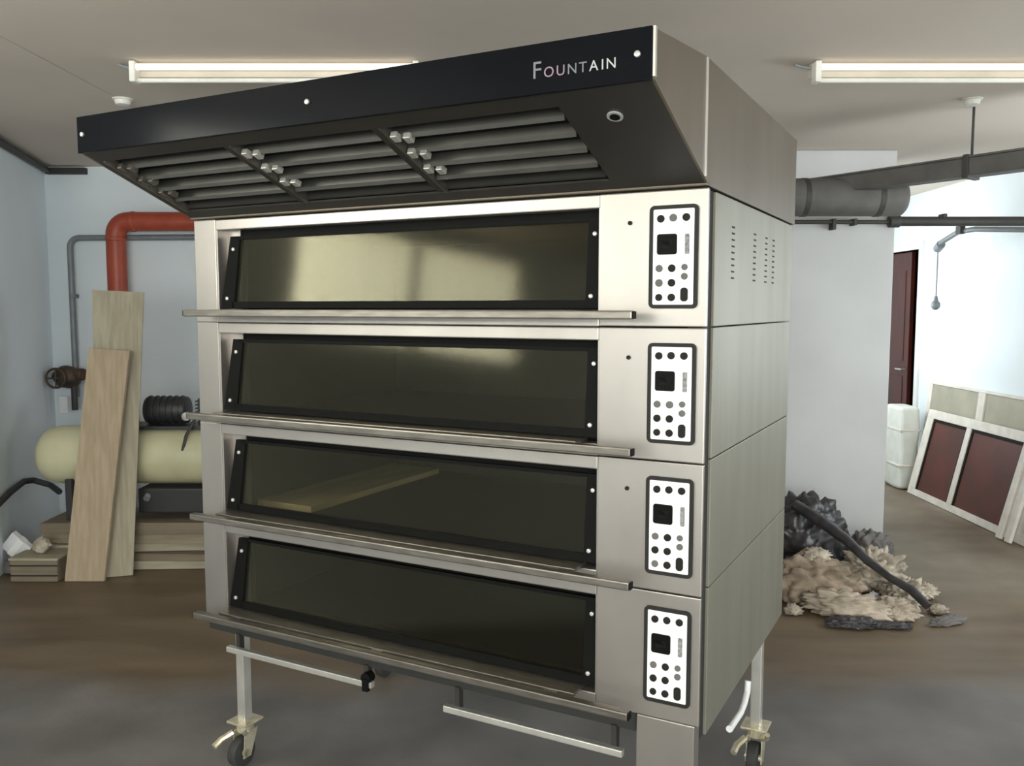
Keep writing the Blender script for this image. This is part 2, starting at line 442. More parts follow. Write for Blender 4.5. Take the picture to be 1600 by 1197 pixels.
# door in the right wall: white casing, dark red leaf standing ajar
dr = struct(MB().box(XR - 0.02, XR + T, DY0 - 0.07, DY0, 0, DZ + 0.07).box(XR - 0.02, XR + T, DY1, DY1 + 0.07, 0, DZ + 0.07)
            .box(XR - 0.02, XR + T, DY0, DY1, DZ, DZ + 0.07).build('door_1', 'plaster_white'))
mb = MB().box(0, 0.04, -0.62, 0, 0.0, DZ - 0.015, bev=0.004)
leaf = mb.build('door_leaf', 'door_maroon', dr); leaf.location = (XR + 0.035, DY1 - 0.005, 0.006)
for z0, z1 in ((0.18, 0.95), (1.1, 1.98)):
    MB().box(-0.006, 0.001, -0.52, -0.10, z0, z1, bev=0.004).build('raised_panel', 'door_maroon', leaf)
MB().cyl((0.0, -0.57, 1.02), (-0.05, -0.57, 1.02), 0.011).cyl((-0.045, -0.575, 1.02), (-0.045, -0.46, 1.02), 0.009).build('door_handle', 'steel_bright', leaf)
struct(MB().box(XR + T, XR + 0.9, 7.6, 9.4, -0.02, 0.0).box(XR + 0.9, XR + 1.0, 7.6, 9.4, 0, H).box(XR + T, XR + 0.9, 7.5, 7.6, 0, H).box(XR + T, XR + 0.9, 9.4, 9.5, 0, H)
       .box(XR + T, XR + 0.9, 7.6, 9.4, H, H + 0.1).build('wall_passage', 'passage_dark'))

# ------------------------------------------------------------------ deck oven
ZT = 1.92            # top of the oven
P = 0.34             # height of one deck
W, XLF, XRF, D = 1.753, 0.100, 1.470, 1.12
OVEN_LOC = (-1.0711, 2.9417, 0.0); OVEN_RZ = math.radians(-28.089)
ov = thing('deck_oven', 'tall four-deck stainless steel bakery oven with dark glass doors', 'oven', OVEN_LOC, OVEN_RZ)

zb = 0.036
for i in range(4):
    z = ZT - i * P
    zl = z - P
    # front frame of this deck
    mb = MB()
    mb.box(0, XLF, 0, 0.04, zl, z, bev=0.003)
    mb.box(XLF, XRF, 0, 0.05, z - zb, z - 0.002, bev=0.003)
    mb.box(XLF, XRF, 0.0, 0.05, zl, zl + 0.032, bev=0.003)
    mb.box(XLF - 0.003, XLF + 0.006, 0.003, 0.13, zl + 0.03, z - zb)      # inner cheeks
    mb.box(XRF - 0.003, XRF + 0.003, 0.003, 0.13, zl + 0.03, z - zb)
    mb.box(XRF, W, 0, 0.012, zl + 0.0015, z - 0.0015, bev=0.003)
    ff = mb.build('front_frame', 'steel', ov)
    # chamber behind the door
    mb = MB()
    mb.box(XLF, XRF, 0.13, 1.0, zl + 0.02, zl + 0.03)
    mb.box(XLF, XRF, 0.13, 1.0, z - 0.03, z - 0.02)
    mb.box(XLF, XLF + 0.01, 0.13, 1.0, zl + 0.03, z - 0.03)
    mb.box(XRF - 0.01, XRF, 0.13, 1.0, zl + 0.03, z - 0.03)
    mb.box(XLF, XRF, 1.0, 1.01, zl + 0.02, z - 0.02)
    mb.build('baking_chamber', 'chamber_steel', ov)
    # door: tilted glass in a black frame, bottom rail and bar handle
    ang = math.atan2(0.023, 0.245)
    M = Matrix.Translation((0, 0.006, zl + 0.047)) @ Matrix.Rotation(-ang, 4, 'X')
    hgt = 0.238
    mb = MB()
    x0, x1 = XLF + 0.016, XRF - 0.012
    def q(x, z_, y_=0.0):
        return M @ Vector((x, y_, z_))
    mb.poly([q(x0 - 0.006, 0), q(x0 + 0.05, 0), q(x0 + 0.064, hgt), q(x0 + 0.022, hgt)], 0.014)
    mb.box(x1 - 0.030, x1 + 0.006, 0, 0.014, 0, hgt, M=M)
    mb.box(x0 + 0.05, x1 - 0.028, 0, 0.014, hgt - 0.010, hgt, M=M)
    mb.box(x0 + 0.04, x1 - 0.028, 0, 0.014, 0, 0.022, M=M)
    door = mb.build('door', 'black', ov)
    MB().box(XLF + 0.006, x0 + 0.05, 0.045, 0.05, zl + 0.033, z - zb, bev=0).build('hinge_cheek', 'steel', door)
    MB().box(XLF + 0.006, XRF - 0.004, 0.052, 0.058, z - zb - 0.03, z - zb + 0.004).build('gap_liner', 'black', door)  # black strip put in to keep the gap above the glass dark
    MB().box(x0 + 0.045, x1 - 0.028, 0.004, 0.010, 0.018, hgt - 0.008, M=M).build('door_glass', 'oven_glass', door)
    for bx, bz in ((x0 + 0.022, 0.032), (x0 + 0.040, 0.195), (x1 - 0.014, 0.032), (x1 - 0.010, 0.195)):
        if True:
            MB().cyl(M @ Vector((bx, 0.002, bz)), M @ Vector((bx, -0.006, bz)), 0.0062, n=12, bev=0.002).build('hinge_bolt', 'rivet', door, True)
    MB().box(x0, x1 - 0.03, -0.052, 0.03, zl + 0.033, zl + 0.043, bev=0.002).build('bottom_rail', 'steel_bar', door)
    hz = zl + 0.030
    MB().box(0.038, 1.594, -0.092, -0.066, hz - 0.010, hz + 0.012, bev=0.004).build('handle', 'steel_bar', door)
    for bx in (0.2, 0.78, 1.36):
        MB().box(bx - 0.02, bx + 0.02, -0.068, -0.045, hz - 0.004, hz + 0.008).build('handle_bracket', 'steel_bar', door)
    for bx, s in ((0.038, -1), (1.594, 1)):
        MB().box(min(bx, bx + s * 0.003), max(bx, bx + s * 0.003), -0.090, -0.068, hz - 0.008, hz + 0.010).build('handle_end_cap', 'black', door)
    # control panel
    px0, px1, pz1, pz0 = 1.607, 1.729, z - 0.040, z - 0.292
    mb = MB(); mb.rrect_xz(px0, px1, pz0, pz1, -0.004, 0.001, 0.012)
    cp = mb.build('control_panel', 'panel_white', ov)
    cp['label'] = 'white control panel with black rounded border'
    mb = MB(); mb.rrect_xz(px0 - 0.001, px1 + 0.001, pz0 - 0.001, pz1 + 0.001, -0.0065, 0.001, 0.013, hole=0.0095)
    mb.build('panel_border', 'panel_grey', cp)
    pw, ph = px1 - px0, pz1 - pz0
    def PXY(fx, fy):
        return px0 + fx * pw, pz1 - fy * ph
    def plate(name, fx0, fx1, fy0, fy1, m, rad=0.003):
        xa, za = PXY(fx0, fy1); xb, zb_ = PXY(fx1, fy0)
        q = MB(); q.rrect_xz(xa, xb, za, zb_, -0.0075, -0.003, rad); return q.build(name, m, cp)
    plate('display', 0.16, 0.575, 0.275, 0.475, 'display_black', 0.006)
    plate('digit_window', 0.26, 0.475, 0.34, 0.41, 'button_dark', 0.002)
    plate('legend', 0.745, 0.83, 0.28, 0.475, 'legend_grey', 0.002)
    random.seed(40 + i)
    for fx, fy, r, dk in ((0.23, 0.125, 0.0085, 1), (0.49, 0.12, 0.0085, 1), (0.76, 0.12, 0.0085, 1),
                          (0.21, 0.61, 0.008, 0), (0.475, 0.61, 0.0085, 1), (0.21, 0.752, 0.0085, 1), (0.475, 0.752, 0.0085, 1),
                          (0.21, 0.895, 0.008, 1), (0.475, 0.895, 0.0085, 1), (0.74, 0.60, 0.007, 0), (0.74, 0.69, 0.0075, 0)):
        bx, bz = PXY(fx, fy)
        MB().cyl((bx, -0.003, bz), (bx, -0.0085, bz), r * 1.12, n=16, bev=0.0015).build('button', 'button_dark' if dk and random.random() < 0.82 else 'button_grey', cp, True)
    plate('rocker_switch', 0.665, 0.815, 0.80, 0.935, 'button_dark', 0.008)
    if i < 3:
        MB().cyl((1.553, 0.001, z - 0.078), (1.553, -0.004, z - 0.078), 0.0055, n=12).build('indicator_stud', 'button_dark', ff, True)
    # right side panel of this deck
    sp = MB().box(W - 0.03, W - 0.006, 0.092, D, zl + (0.0015 if i < 3 else -0.06), z - 0.0015, bev=0.002).build('side_panel', 'steel_side', ov)
    if i == 0:
        proto = None
        for c, yy in enumerate((0.27, 0.53, 0.69, 0.80)):
            for k in range(9):
                zz = z - 0.075 - k * 0.017
                if proto is None:
                    proto = MB().box(-0.001, 0.0015, -0.014, 0.014, -0.0022, 0.0022).build('vent_slot', 'black_gap', sp)
                    proto.location = (W - 0.006, yy, zz)
                else:
                    share(proto, 'vent_slot', sp, (W - 0.006, yy, zz))
    MB().box(0.0, 0.02, 0.05, D, zl, z).build('side_panel', 'steel_side', ov)
MB().box(0.02, W - 0.03, 1.03, D, ZT - 4 * P, ZT).build('back_panel', 'steel_side', ov)
MB().box(0.02, W - 0.03, 0.05, 1.03, ZT - 0.014, ZT).build('top_panel', 'steel_side', ov)
MB().box(W - 0.05, W - 0.014, 0.013, 0.12, ZT - 4 * P - 0.06, ZT).build('corner_post', 'black_gap', ov)
# stand below the decks
zs = ZT - 4 * P
MB().box(0.03, W - 0.05, 0.10, 1.08, zs - 0.06, zs).build('base_tray', 'black_gap', ov)
MB().box(0.0, 1.58, 0.015, 0.05, zs - 0.055, zs).build('base_skirt', 'chamber_steel', ov)
MB().box(1.585, W - 0.012, 0.004, 0.05, zs - 0.30, zs - 0.001, bev=0.003).build('leg_cover', 'steel', ov)
for x0, x1, zz in ((0.10, 0.72, zs - 0.105), (0.985, 1.55, zs - 0.118)):
    r = MB().box(x0, x1, -0.008, 0.012, zz - 0.010, zz + 0.010, bev=0.003).build('lower_rail', 'steel_bright', ov)
    for bx in (x0 + 0.04, x1 - 0.03):
        MB().box(bx - 0.008, bx + 0.008, 0.008, 0.03, zz, zs - 0.05).build('rail_bracket', 'black_gap', r)
MB().cyl((0.70, -0.012, zs - 0.085), (0.70, 0.02, zs - 0.085), 0.018, n=14, bev=0.003).box(0.69, 0.712, -0.016, 0.0, zs - 0.125, zs - 0.085, bev=0.003).build('rail_latch', 'black', ov)
for lx, ly in ((0.09, 0.08), (1.66, 0.10), (0.09, 0.93), (1.71, 0.90)):
    lg = MB().box(lx - 0.018, lx + 0.018, ly - 0.018, ly + 0.018, 0.165, zs - 0.03, bev=0.003).build('leg', 'steel_bright', ov)
    ca = MB().box(lx - 0.045, lx + 0.045, ly - 0.045, ly + 0.045, 0.158, 0.166, bev=0.002).cyl((lx, ly, 0.125), (lx, ly, 0.158), 0.03, n=16)
    for s in (-1, 1):
        ca.poly([(lx + s * 0.026, ly - 0.03, 0.13), (lx + s * 0.026, ly + 0.03, 0.13), (lx + s * 0.026, ly - 0.005, 0.04), (lx + s * 0.026, ly - 0.04, 0.04)], 0.004)
    caster = ca.build('caster', 'zinc', ov)
    MB().cyl((lx - 0.018, ly - 0.022, 0.055), (lx + 0.018, ly - 0.022, 0.055), 0.053, n=24, bev=0.006).build('wheel', 'rubber', caster, True)
    MB().cyl((lx - 0.030, ly - 0.022, 0.055), (lx + 0.030, ly - 0.022, 0.055), 0.014, n=12).build('axle', 'zinc', caster, True)
    MB().tube([(lx - 0.03, ly - 0.03, 0.12), (lx - 0.05, ly - 0.065, 0.105), (lx - 0.055, ly - 0.095, 0.09)], 0.012, 8).build('brake_pedal', 'zinc', caster, True)
    MB().tube([(lx + 0.03, ly - 0.03, 0.13), (lx + 0.048, ly - 0.05, 0.145), (lx + 0.052, ly - 0.06, 0.165)], 0.009, 8).build('brake_lever', 'zinc', caster, True)
MB().tube([(1.70, 0.80, 0.36), (1.70, 0.79, 0.325), (1.70, 0.75, 0.30), (1.70, 0.70, 0.29), (1.70, 0.55, 0.30)], 0.011, 12).build('drain_pipe', 'panel_white', ov, True)

# ------------------------------------------------------------------ extractor hood on the oven
hd = thing('extractor_hood', 'sloping extractor hood with black fascia on top of the oven', 'extractor hood',
           (OVEN_LOC[0], OVEN_LOC[1], ZT), OVEN_RZ)
e = 0.002
prof = [(-0.41, 0.160), (-0.41, 0.258), (-0.037, 0.296), (1.125, 0.296), (1.125, e), (0.0, e)]
# shell: side plates, top, back
for x0, x1 in ((0.0, 0.006), (W - 0.006, W)):
    MB().prism_x(prof, x0, x1).build('side_plate', 'hood_steel', hd)
MB().prism_x([(-0.41, 0.252), (-0.41, 0.258), (-0.037, 0.296), (1.125, 0.296), (1.125, 0.290), (-0.037, 0.290)], 0.006, W - 0.006).build('top_plate', 'hood_steel', hd)
MB().box(0.006, W - 0.006, 1.119, 1.125, e, 0.290).build('back_plate', 'hood_steel', hd)
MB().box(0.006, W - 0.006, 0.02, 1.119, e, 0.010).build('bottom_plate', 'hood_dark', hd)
MB().box(W - 0.001, W + 0.003, -0.042, -0.032, 0.02, 0.294).build('side_seam', 'steel_bright', hd)
MB().box(W - 0.003, W + 0.002, -0.414, -0.404, 0.165, 0.262).build('edge_strip', 'steel_bright', hd)
fa = MB().box(-0.002, W - 0.004, -0.418, -0.408, 0.158, 0.262, bev=0.002).build('fascia', 'fascia_black', hd)
for bx in (0.024, 0.871, 1.720):
    MB().cyl((bx, -0.417, 0.210), (bx, -0.424, 0.210), 0.0068, n=14, bev=0.002).build('fixing_stud', 'rivet', fa, True)
# sloping underside: coordinates (x, s) with s from 0 at the fascia to 1 at the oven front
L = math.hypot(0.41, 0.158); ua = Vector((0, 0.41, -0.158)) / L
un = Vector((0, -0.158, -0.41)) / L                       # outwards (down and to the front)
US = Matrix(((1, ua.x, un.x, 0.0), (0, ua.y, un.y, -0.41), (0, ua.z, un.z, 0.160), (0, 0, 0, 1)))
def S(y):            # slope length of a point with that y
    return (y + 0.41) / 0.41 * L
s0, s1 = S(-0.36), S(-0.055)
mb = MB()
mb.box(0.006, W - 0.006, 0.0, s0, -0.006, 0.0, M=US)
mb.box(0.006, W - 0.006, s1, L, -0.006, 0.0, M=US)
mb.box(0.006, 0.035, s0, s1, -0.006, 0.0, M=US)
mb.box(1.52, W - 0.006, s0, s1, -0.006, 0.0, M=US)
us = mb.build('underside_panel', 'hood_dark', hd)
kx, ks = 1.63, S(-0.308)
MB().cyl(US @ Vector((kx, ks, 0)), US @ Vector((kx, ks, 0.003)), 0.018, n=24).build('switch_ring', 'rivet', us, True)
MB().cyl(US @ Vector((kx, ks, 0.002)), US @ Vector((kx, ks, 0.0045)), 0.0115, n=20).build('switch_button', 'black', us, True)
MB().box(0.034, 0.041, s0, s1, -0.02, 0.004, M=US).build('filter_edge', 'steel_bar', hd)
MB().box(0.035, 1.52, s0 - 0.004, s1 + 0.004, -0.05, -0.045, M=US).build('filter_back', 'black_gap', hd)
bounds = [(0.045, 0.515), (0.55, 1.01), (1.045, 1.51)]
for fi, (x0, x1) in enumerate(bounds):
    flt = MB().box(x0, x1, s0 + 0.002, s0 + 0.012, -0.04, -0.008, M=US).box(x0, x1, s1 - 0.012, s1 - 0.002, -0.04, -0.008, M=US).build('grease_filter', 'filter_steel', hd)
    nsl = 4
    for k in range(nsl):
        sc_ = s0 + 0.028 + (k + 0.5) * (s1 - s0 - 0.05) / nsl - 0.005
        hw = 0.014
        t = bmesh.new()
        pr = [(-hw, -0.034), (-hw * 0.55, -0.012), (0.0, -0.004), (hw * 0.55, -0.012), (hw, -0.034)]
        A = [t.verts.new(US @ Vector((x0, sc_ + q, h))) for q, h in pr]; B = [t.verts.new(US @ Vector((x1, sc_ + q, h))) for q, h in pr]
        t.faces.new(A); t.faces.new(B)
        for q in range(5):
            t.faces.new((A[q], A[(q + 1) % 5], B[(q + 1) % 5], B[q]))
        bmesh.ops.recalc_face_normals(t, faces=t.faces)
        mb = MB(); mb.merge(t); mb.build('baffle', 'filter_steel', flt)
    # spring clips at the left end of the filter
    for k in range(3):
        sk = s0 + 0.05 + k * 0.078
        for dx in (0.004, 0.036):
            mb = MB(); mb.box(x0 + dx, x0 + dx + 0.019, sk - 0.016 + dx * 0.3, sk + 0.010 + dx * 0.3, -0.012, 0.004, bev=0.002, M=US)
            mb.build('spring_clip', 'steel_bright' if fi else 'steel_bar', flt)
for xx in (0.532, 1.028):
    MB().box(xx - 0.014, xx + 0.010, s0, s1, -0.04, -0.002, M=US).build('divider_bar', 'hood_dark', hd)
    MB().box(xx + 0.010, xx + 0.015, s0, s1, -0.04, 0.001, M=US).build('divider_lip', 'steel_bar', hd)
# bottom gutter above the oven front
MB().box(0.0, W, -0.014, 0.02, e, 0.014, bev=0.003).build('grease_gutter', 'hood_steel', hd)

def lettering(body, size, x, z, m, parent, y=-0.4185):
    cu = bpy.data.curves.new('lettering', 'FONT'); cu.body = body; cu.size = size; cu.extrude = 0.0006
    o = bpy.data.objects.new('lettering', cu); col.objects.link(o)
    bpy.context.view_layer.update()
    me = bpy.data.meshes.new_from_object(o.evaluated_get(bpy.context.evaluated_depsgraph_get()))
    bpy.data.objects.remove(o, do_unlink=True)
    xs = [v.co.x for v in me.vertices]
    me.materials.clear(); me.materials.append(MATS[m])
    ob = bpy.data.objects.new('lettering', me); col.objects.link(ob)
    ob.parent = parent; ob.rotation_euler = (PI / 2, 0, 0); ob.location = (x, y, z)
    return max(xs)
xw = 1.485
for ch, sz, m in (('F', 0.050, 'print_grey'), ('O', 0.030, 'print_mauve'), ('U', 0.030, 'print_mauve'), ('N', 0.030, 'print_grey'), ('T', 0.030, 'print_grey'),
                  ('A', 0.030, 'print_white'), ('I', 0.030, 'print_white'), ('N', 0.030, 'print_white')):
    w_ = lettering(ch, sz, xw, 0.190, m, fa)
    xw += w_ + 0.0055

# ------------------------------------------------------------------ ceiling lights
def ceiling_light(loc, label):
    t = thing('ceiling_light', label, 'ceiling light', loc, 0, 'fluorescent battens under the ceiling')
    MB().box(0.0, 1.24, -0.01, 0.05, -0.062, 0.0, bev=0.004).build('housing', 'lamp_shade', t)
    for x0, x1 in ((0.0, 0.026), (1.214, 1.24)):
        MB().box(x0, x1, -0.065, -0.008, -0.092, -0.004, bev=0.006).build('lamp_holder', 'lamp_white', t)
    MB().cyl((0.026, -0.042, -0.026), (1.214, -0.042, -0.026), 0.014, n=14).build('tube', 'tube_glow', t, True)
    MB().cyl((0.026, -0.030, -0.080), (1.214, -0.030, -0.080), 0.010, n=12).build('guard_rail', 'lamp_white', t, True)
    MB().tube([(0.0, 0.0, -0.02), (-0.04, 0.0, -0.015), (-0.07, 0.0, -0.004)], 0.006, 8).build('cable', 'grey_pipe', t, True)
    return t
ceiling_light((-1.64, 3.86, H), 'slim fluorescent ceiling light seen behind the left half of the hood')
ceiling_light((1.30, 3.86, H), 'slim fluorescent ceiling light to the right of the hood')
def ceiling_box(loc, label):
    t = thing('ceiling_junction_box', label, 'junction box', loc, 0, 'small boxes on the ceiling')
    MB().cyl((0, 0, -0.006), (0, 0, 0.0), 0.05, n=20).build('base_plate', 'lamp_white', t, True)
    MB().cyl((0, 0, -0.03), (0, 0, -0.006), 0.035, 0.042, n=20, bev=0.004).build('cover', 'lamp_white', t, True)
ceiling_box((-1.98, 4.50, H), 'small white ceiling box peeping over the hood below the left light')
ceiling_box((2.34, 4.50, H), 'small white ceiling box below the right-hand fluorescent light')

# ------------------------------------------------------------------ pipes and ducts on the right
t = thing('round_duct', 'thick dark grey duct with rounded end and long trunking across it on the right', 'duct', (1.55, 5.25, 2.285))
MB().cyl((0, 0, 0), (0.80, 0.0, 0.0), 0.112, n=32, bev=0.04).build('duct_body', 'duct_grey', t, True)
MB().cyl((-0.55, 0, 0), (0.02, 0, 0), 0.105, n=24).build('duct_sleeve', 'bronze', t, True)
for xx in (0.18, 0.62):
    MB().cyl((xx, 0, 0), (xx + 0.03, 0, 0), 0.1145, n=32).build('clamp_band', 'dark_pipe', t, True)
# separate cable tray crossing the duct, grouped with it as one object
DL = Matrix.Translation((-1.55, -5.25, -2.285))
A0 = Vector((1.86, 5.42, 2.36)); B = Vector((3.10, 3.86, 2.385))
dv = (B - A0); A = A0; q_off = 0.0; ln = dv.length; ML = DL @ Matrix.Translation(A) @ dv.to_track_quat('X', 'Z').to_matrix().to_4x4()
MB().box(0, ln, -0.06, 0.06, -0.05, 0.045, bev=0.008, M=ML).build('trunking_run', 'duct_grey', t)
MB().box(0, ln, -0.066, 0.066, 0.045, 0.055, M=ML).build('trunking_lid', 'duct_grey', t)
for q in (0.473, 0.86):
    q = (q - q_off) / (1 - q_off); p = A + dv * q
    br = MB().box(q * ln - 0.015, q * ln + 0.015, -0.072, 0.072, -0.062, 0.062, bev=0.004, M=ML).build('hanger_clamp', 'dark_pipe', t)
    p = DL @ p
    MB().cyl((p.x, p.y, p.z + 0.05), (p.x, p.y, H - 2.285), 0.007, n=8).build('hanger_rod', 'dark_pipe', br, True)
# horizontal pipe across the column
t = thing('wall_pipe', 'long level dark pipe crossing the column below the duct', 'pipe', (0, 5.87, 2.20))
MB().cyl((1.2, 0, 0), (2.62, 0, 0), 0.014, n=14).build('thin_pipe', 'dark_pipe', t, True)
MB().cyl((2.55, 0, 0.005), (3.80, 0, 0.005), 0.032, n=18, bev=0.004).build('thick_pipe', 'dark_pipe', t, True)
MB().cyl((2.53, 0, 0.005), (2.60, 0, 0.005), 0.042, n=18, bev=0.004).build('coupling', 'dark_pipe', t, True)
for xx in (2.16, 2.30, 2.90):
    MB().box(xx - 0.012, xx + 0.012, -0.02, 0.058, -0.05 if xx < 2.2 else -0.022, 0.022 if xx < 2.6 else 0.055, bev=0.003).build('pipe_clip', 'dark_pipe', t)
t = thing('branch_pipe', 'thin bent grey pipe under the thick dark pipe on the right', 'pipe', (0, 0, 0))
MB().tube([(3.42, 7.0, 2.12), (3.40, 6.9, 2.145), (3.385, 6.62, 2.20), (3.42, 6.45, 2.205), (3.62, 6.05, 2.165), (3.80, 5.80, 2.15)], 0.020, 12).build('pipe_run', 'grey_pipe', t, True)
MB().cyl((3.43, 7.03, 2.10), (3.41, 6.93, 2.13), 0.034, n=14, bev=0.005).build('end_fitting', 'grey_pipe', t, True)
MB().box(3.36, 3.40, 6.55, 6.62, 2.18, 2.24, bev=0.004).build('pipe_clip', 'dark_pipe', t)
t = thing('hanging_bulb', 'small bulb holder hanging on a thin cord before the right wall', 'lamp', (3.42, 7.0, 1.66))
MB().cyl((0, 0, 0.04), (0, 0, 0.46), 0.006, n=8).build('cord', 'grey_pipe', t, True)
MB().cyl((0, 0, 0.02), (0, 0, 0.06), 0.020, 0.012, n=14).build('lamp_holder', 'grey_pipe', t, True)
MB().blob((0, 0, -0.012), (0.036, 0.036, 0.04), 0.0, sub=3).build('bulb', 'grey_pipe', t, True)

# ------------------------------------------------------------------ left corner: pipes and valve
def arc(c, r, a0, a1, n=8, ax=(Vector((1, 0, 0)), Vector((0, 0, 1)))):
    return [Vector(c) + ax[0] * (r * math.cos(a0 + (a1 - a0) * k / n)) + ax[1] * (r * math.sin(a0 + (a1 - a0) * k / n)) for k in range(n + 1)]
t = thing('red_pipe', 'thick red pipe with an elbow on the back wall', 'pipe', (-2.95, 6.50, 0))
MB().tube([(0, 0, 0.0), (0, 0, 1.0)] + arc((0.10, 0, 2.165), 0.10, PI, PI / 2, 8) + [(0.8, 0, 2.265), (2.2, 0, 2.265)], 0.071, 20).build('pipe_run', 'red_pipe', t, True)
MB().cyl((0, 0, 2.12), (0, 0, 2.15), 0.076, n=20, bev=0.006).build('collar', 'red_pipe', t, True)
MB().cyl((0.12, 0, 2.265), (0.15, 0, 2.265), 0.076, n=20, bev=0.006).build('collar', 'red_pipe', t, True)
t = thing('grey_pipe', 'thin grey pipe bent along the back wall behind the red pipe', 'pipe', (-3.33, 6.57, 0))
MB().tube([(0, 0, 0.95), (0, 0, 1.4)] + arc((0.07, 0, 2.08), 0.07, PI, PI / 2, 6) + [(0.9, 0, 2.155), (2.0, 0, 2.16)], 0.022, 12).build('pipe_run', 'grey_pipe', t, True)
MB().box(0.0, 0.03, -0.03, 0.04, 1.70, 1.73).build('pipe_clip', 'grey_pipe', t)
t = thing('pipe_valve', 'rusty brown valve at the foot of the thin grey pipe', 'valve', (-3.335, 6.45, 1.11))
MB().blob((0, 0, 0), (0.105, 0.08, 0.085), 0.12, 2.0, seed=3, sub=3).build('valve_body', 'bronze', t, True)
MB().cyl((0.06, 0, 0.02), (0.135, -0.02, 0.02), 0.045, n=18, bev=0.006).build('flange', 'bronze', t, True)
MB().cyl((-0.02, -0.04, 0.0), (-0.02, -0.13, 0.0), 0.014, n=10).build('stem', 'bronze', t, True)
mb = MB(); mb.tube([Vector((-0.02 + 0.07 * math.cos(2 * PI * k / 20), -0.125, 0.07 * math.sin(2 * PI * k / 20))) for k in range(21)], 0.009, 8)
mb.cyl((-0.09, -0.125, 0), (0.05, -0.125, 0), 0.006, n=6).cyl((-0.02, -0.125, -0.07), (-0.02, -0.125, 0.07), 0.006, n=6)
mb.build('handwheel', 'bronze', t, True)
MB().cyl((0.05, 0.0, -0.25), (0.05, 0.0, -0.06), 0.022, n=12).build('outlet_pipe', 'dark_pipe', t, True)
MB().box(-0.015, 0.045, -0.10, -0.094, -0.26, -0.14, bev=0.002).build('paper_tag', 'tag_white', t)

# ------------------------------------------------------------------ air compressor
t = thing('air_compressor', 'air compressor with cream horizontal tank and black motor', 'compressor', (-2.42, 5.46, 0))
r = 0.185; zc = 0.695
pts = [(-0.59, 0, zc), (-0.585, 0, zc), (-0.565, 0, zc), (-0.52, 0, zc), (-0.45, 0, zc), (0.62, 0, zc), (0.69, 0, zc), (0.735, 0, zc), (0.755, 0, zc), (0.76, 0, zc)]
rs = [0.02, 0.07, 0.125, 0.17, r, r, 0.17, 0.125, 0.07, 0.02]
MB().tube(pts, rs, 32).build('tank', 'tank_cream', t, True)
for xx in (-0.35, 0.55):
    for s in (-1, 1):
        MB().box(xx - 0.02, xx + 0.02, s * 0.12 - 0.03, s * 0.12 + 0.03, 0.30, 0.56, bev=0.004).build('foot', 'motor_black', t)
MB().box(0.08, 0.62, -0.14, 0.14, 0.345, 0.50, bev=0.01).build('under_tank_box', 'motor_black', t)  # dark box filling the space under the tank
MB().box(-0.12, 0.62, -0.12, 0.12, zc + r - 0.012, zc + r + 0.01).build('top_plate', 'motor_black', t)
m_ = MB().cyl((0.10, 0, zc + r + 0.10), (0.36, 0, zc + r + 0.10), 0.085, n=22, bev=0.01).build('motor', 'motor_black', t, True)
for k in range(6):
    MB().cyl((0.12 + k * 0.04, 0, zc + r + 0.10), (0.128 + k * 0.04, 0, zc + r + 0.10), 0.092, n=22).build('cooling_fin', 'motor_black', m_, True)
p_ = MB().box(0.44, 0.56, -0.06, 0.06, zc + r + 0.01, zc + r + 0.18, bev=0.01).build('pump', 'motor_black', t)
for k in range(4):
    MB().box(0.43, 0.57, -0.07, 0.07, zc + r + 0.09 + k * 0.022, zc + r + 0.099 + k * 0.022).build('cylinder_fin', 'motor_black', p_)
MB().cyl((0.385, -0.08, zc + r + 0.07), (0.385, -0.115, zc + r + 0.07), 0.028, n=16, bev=0.004).build('pressure_gauge', 'aluminium', t, True)
MB().box(-0.10, 0.03, -0.05, 0.05, zc + r + 0.01, zc + r + 0.11, bev=0.01).build('switch_box', 'motor_black', t)
MB().tube([(0.50, -0.07, zc + r + 0.12), (0.45, -0.13, zc + r + 0.06), (0.40, -0.16, zc + 0.14), (0.38, -0.17, zc + 0.05)], 0.010, 8).build('air_line', 'dark_pipe', t, True)
MB().cyl((0.14, -0.10, 0.47), (0.14, -0.16, 0.44), 0.02, n=10).build('drain_valve', 'aluminium', t, True)

# planks stacked on the floor under the compressor
random.seed(9)
plank_specs = [  # x0,x1,y,w,z,h,rot,mat,label
    (-2.92, -1.45, 5.36, 0.20, 0.003, 0.055, 3, 'plank_b', 'pale plank lying on the floor at the front of the stack'),
    (-2.90, -1.50, 5.62, 0.20, 0.003, 0.055, 0, 'plank_c', 'brown plank on the floor at the back of the stack'),
    (-2.95, -1.40, 5.33, 0.17, 0.060, 0.045, -2, 'plank_c', 'dark plank second from the bottom of the stack'),
    (-2.90, -1.48, 5.64, 0.20, 0.060, 0.045, 1, 'plank_a', 'plank behind the dark one in the stack'),
    (-2.88, -1.44, 5.40, 0.20, 0.107, 0.050, 4, 'plank_b', 'pale slanting plank in the middle of the stack'),
    (-2.92, -1.50, 5.66, 0.18, 0.107, 0.050, -1, 'plank_a', 'plank at the back of the middle layer of the stack'),
    (-2.94, -1.42, 5.36, 0.18, 0.160, 0.065, -1, 'plank_a', 'brown plank under the compressor feet at the front'),
    (-2.94, -1.42, 5.60, 0.18, 0.160, 0.065, 0, 'plank_c', 'brown plank under the compressor feet at the back'),
    (-2.92, -1.48, 5.46, 0.42, 0.228, 0.072, 0.5, 'plank_c', 'wide dusty board on top of the plank stack'),
]
for x0, x1, y, w, z, h, rot, m, lab in plank_specs:
    o = MB().box(-(x1 - x0) / 2, (x1 - x0) / 2, -w / 2, w / 2, 0, h, bev=0.004).build('plank', m)
    o.location = ((x0 + x1) / 2, y, z); o.rotation_euler = (0, 0, math.radians(rot))
    tag(o, lab, 'plank', 'planks stacked under the compressor')

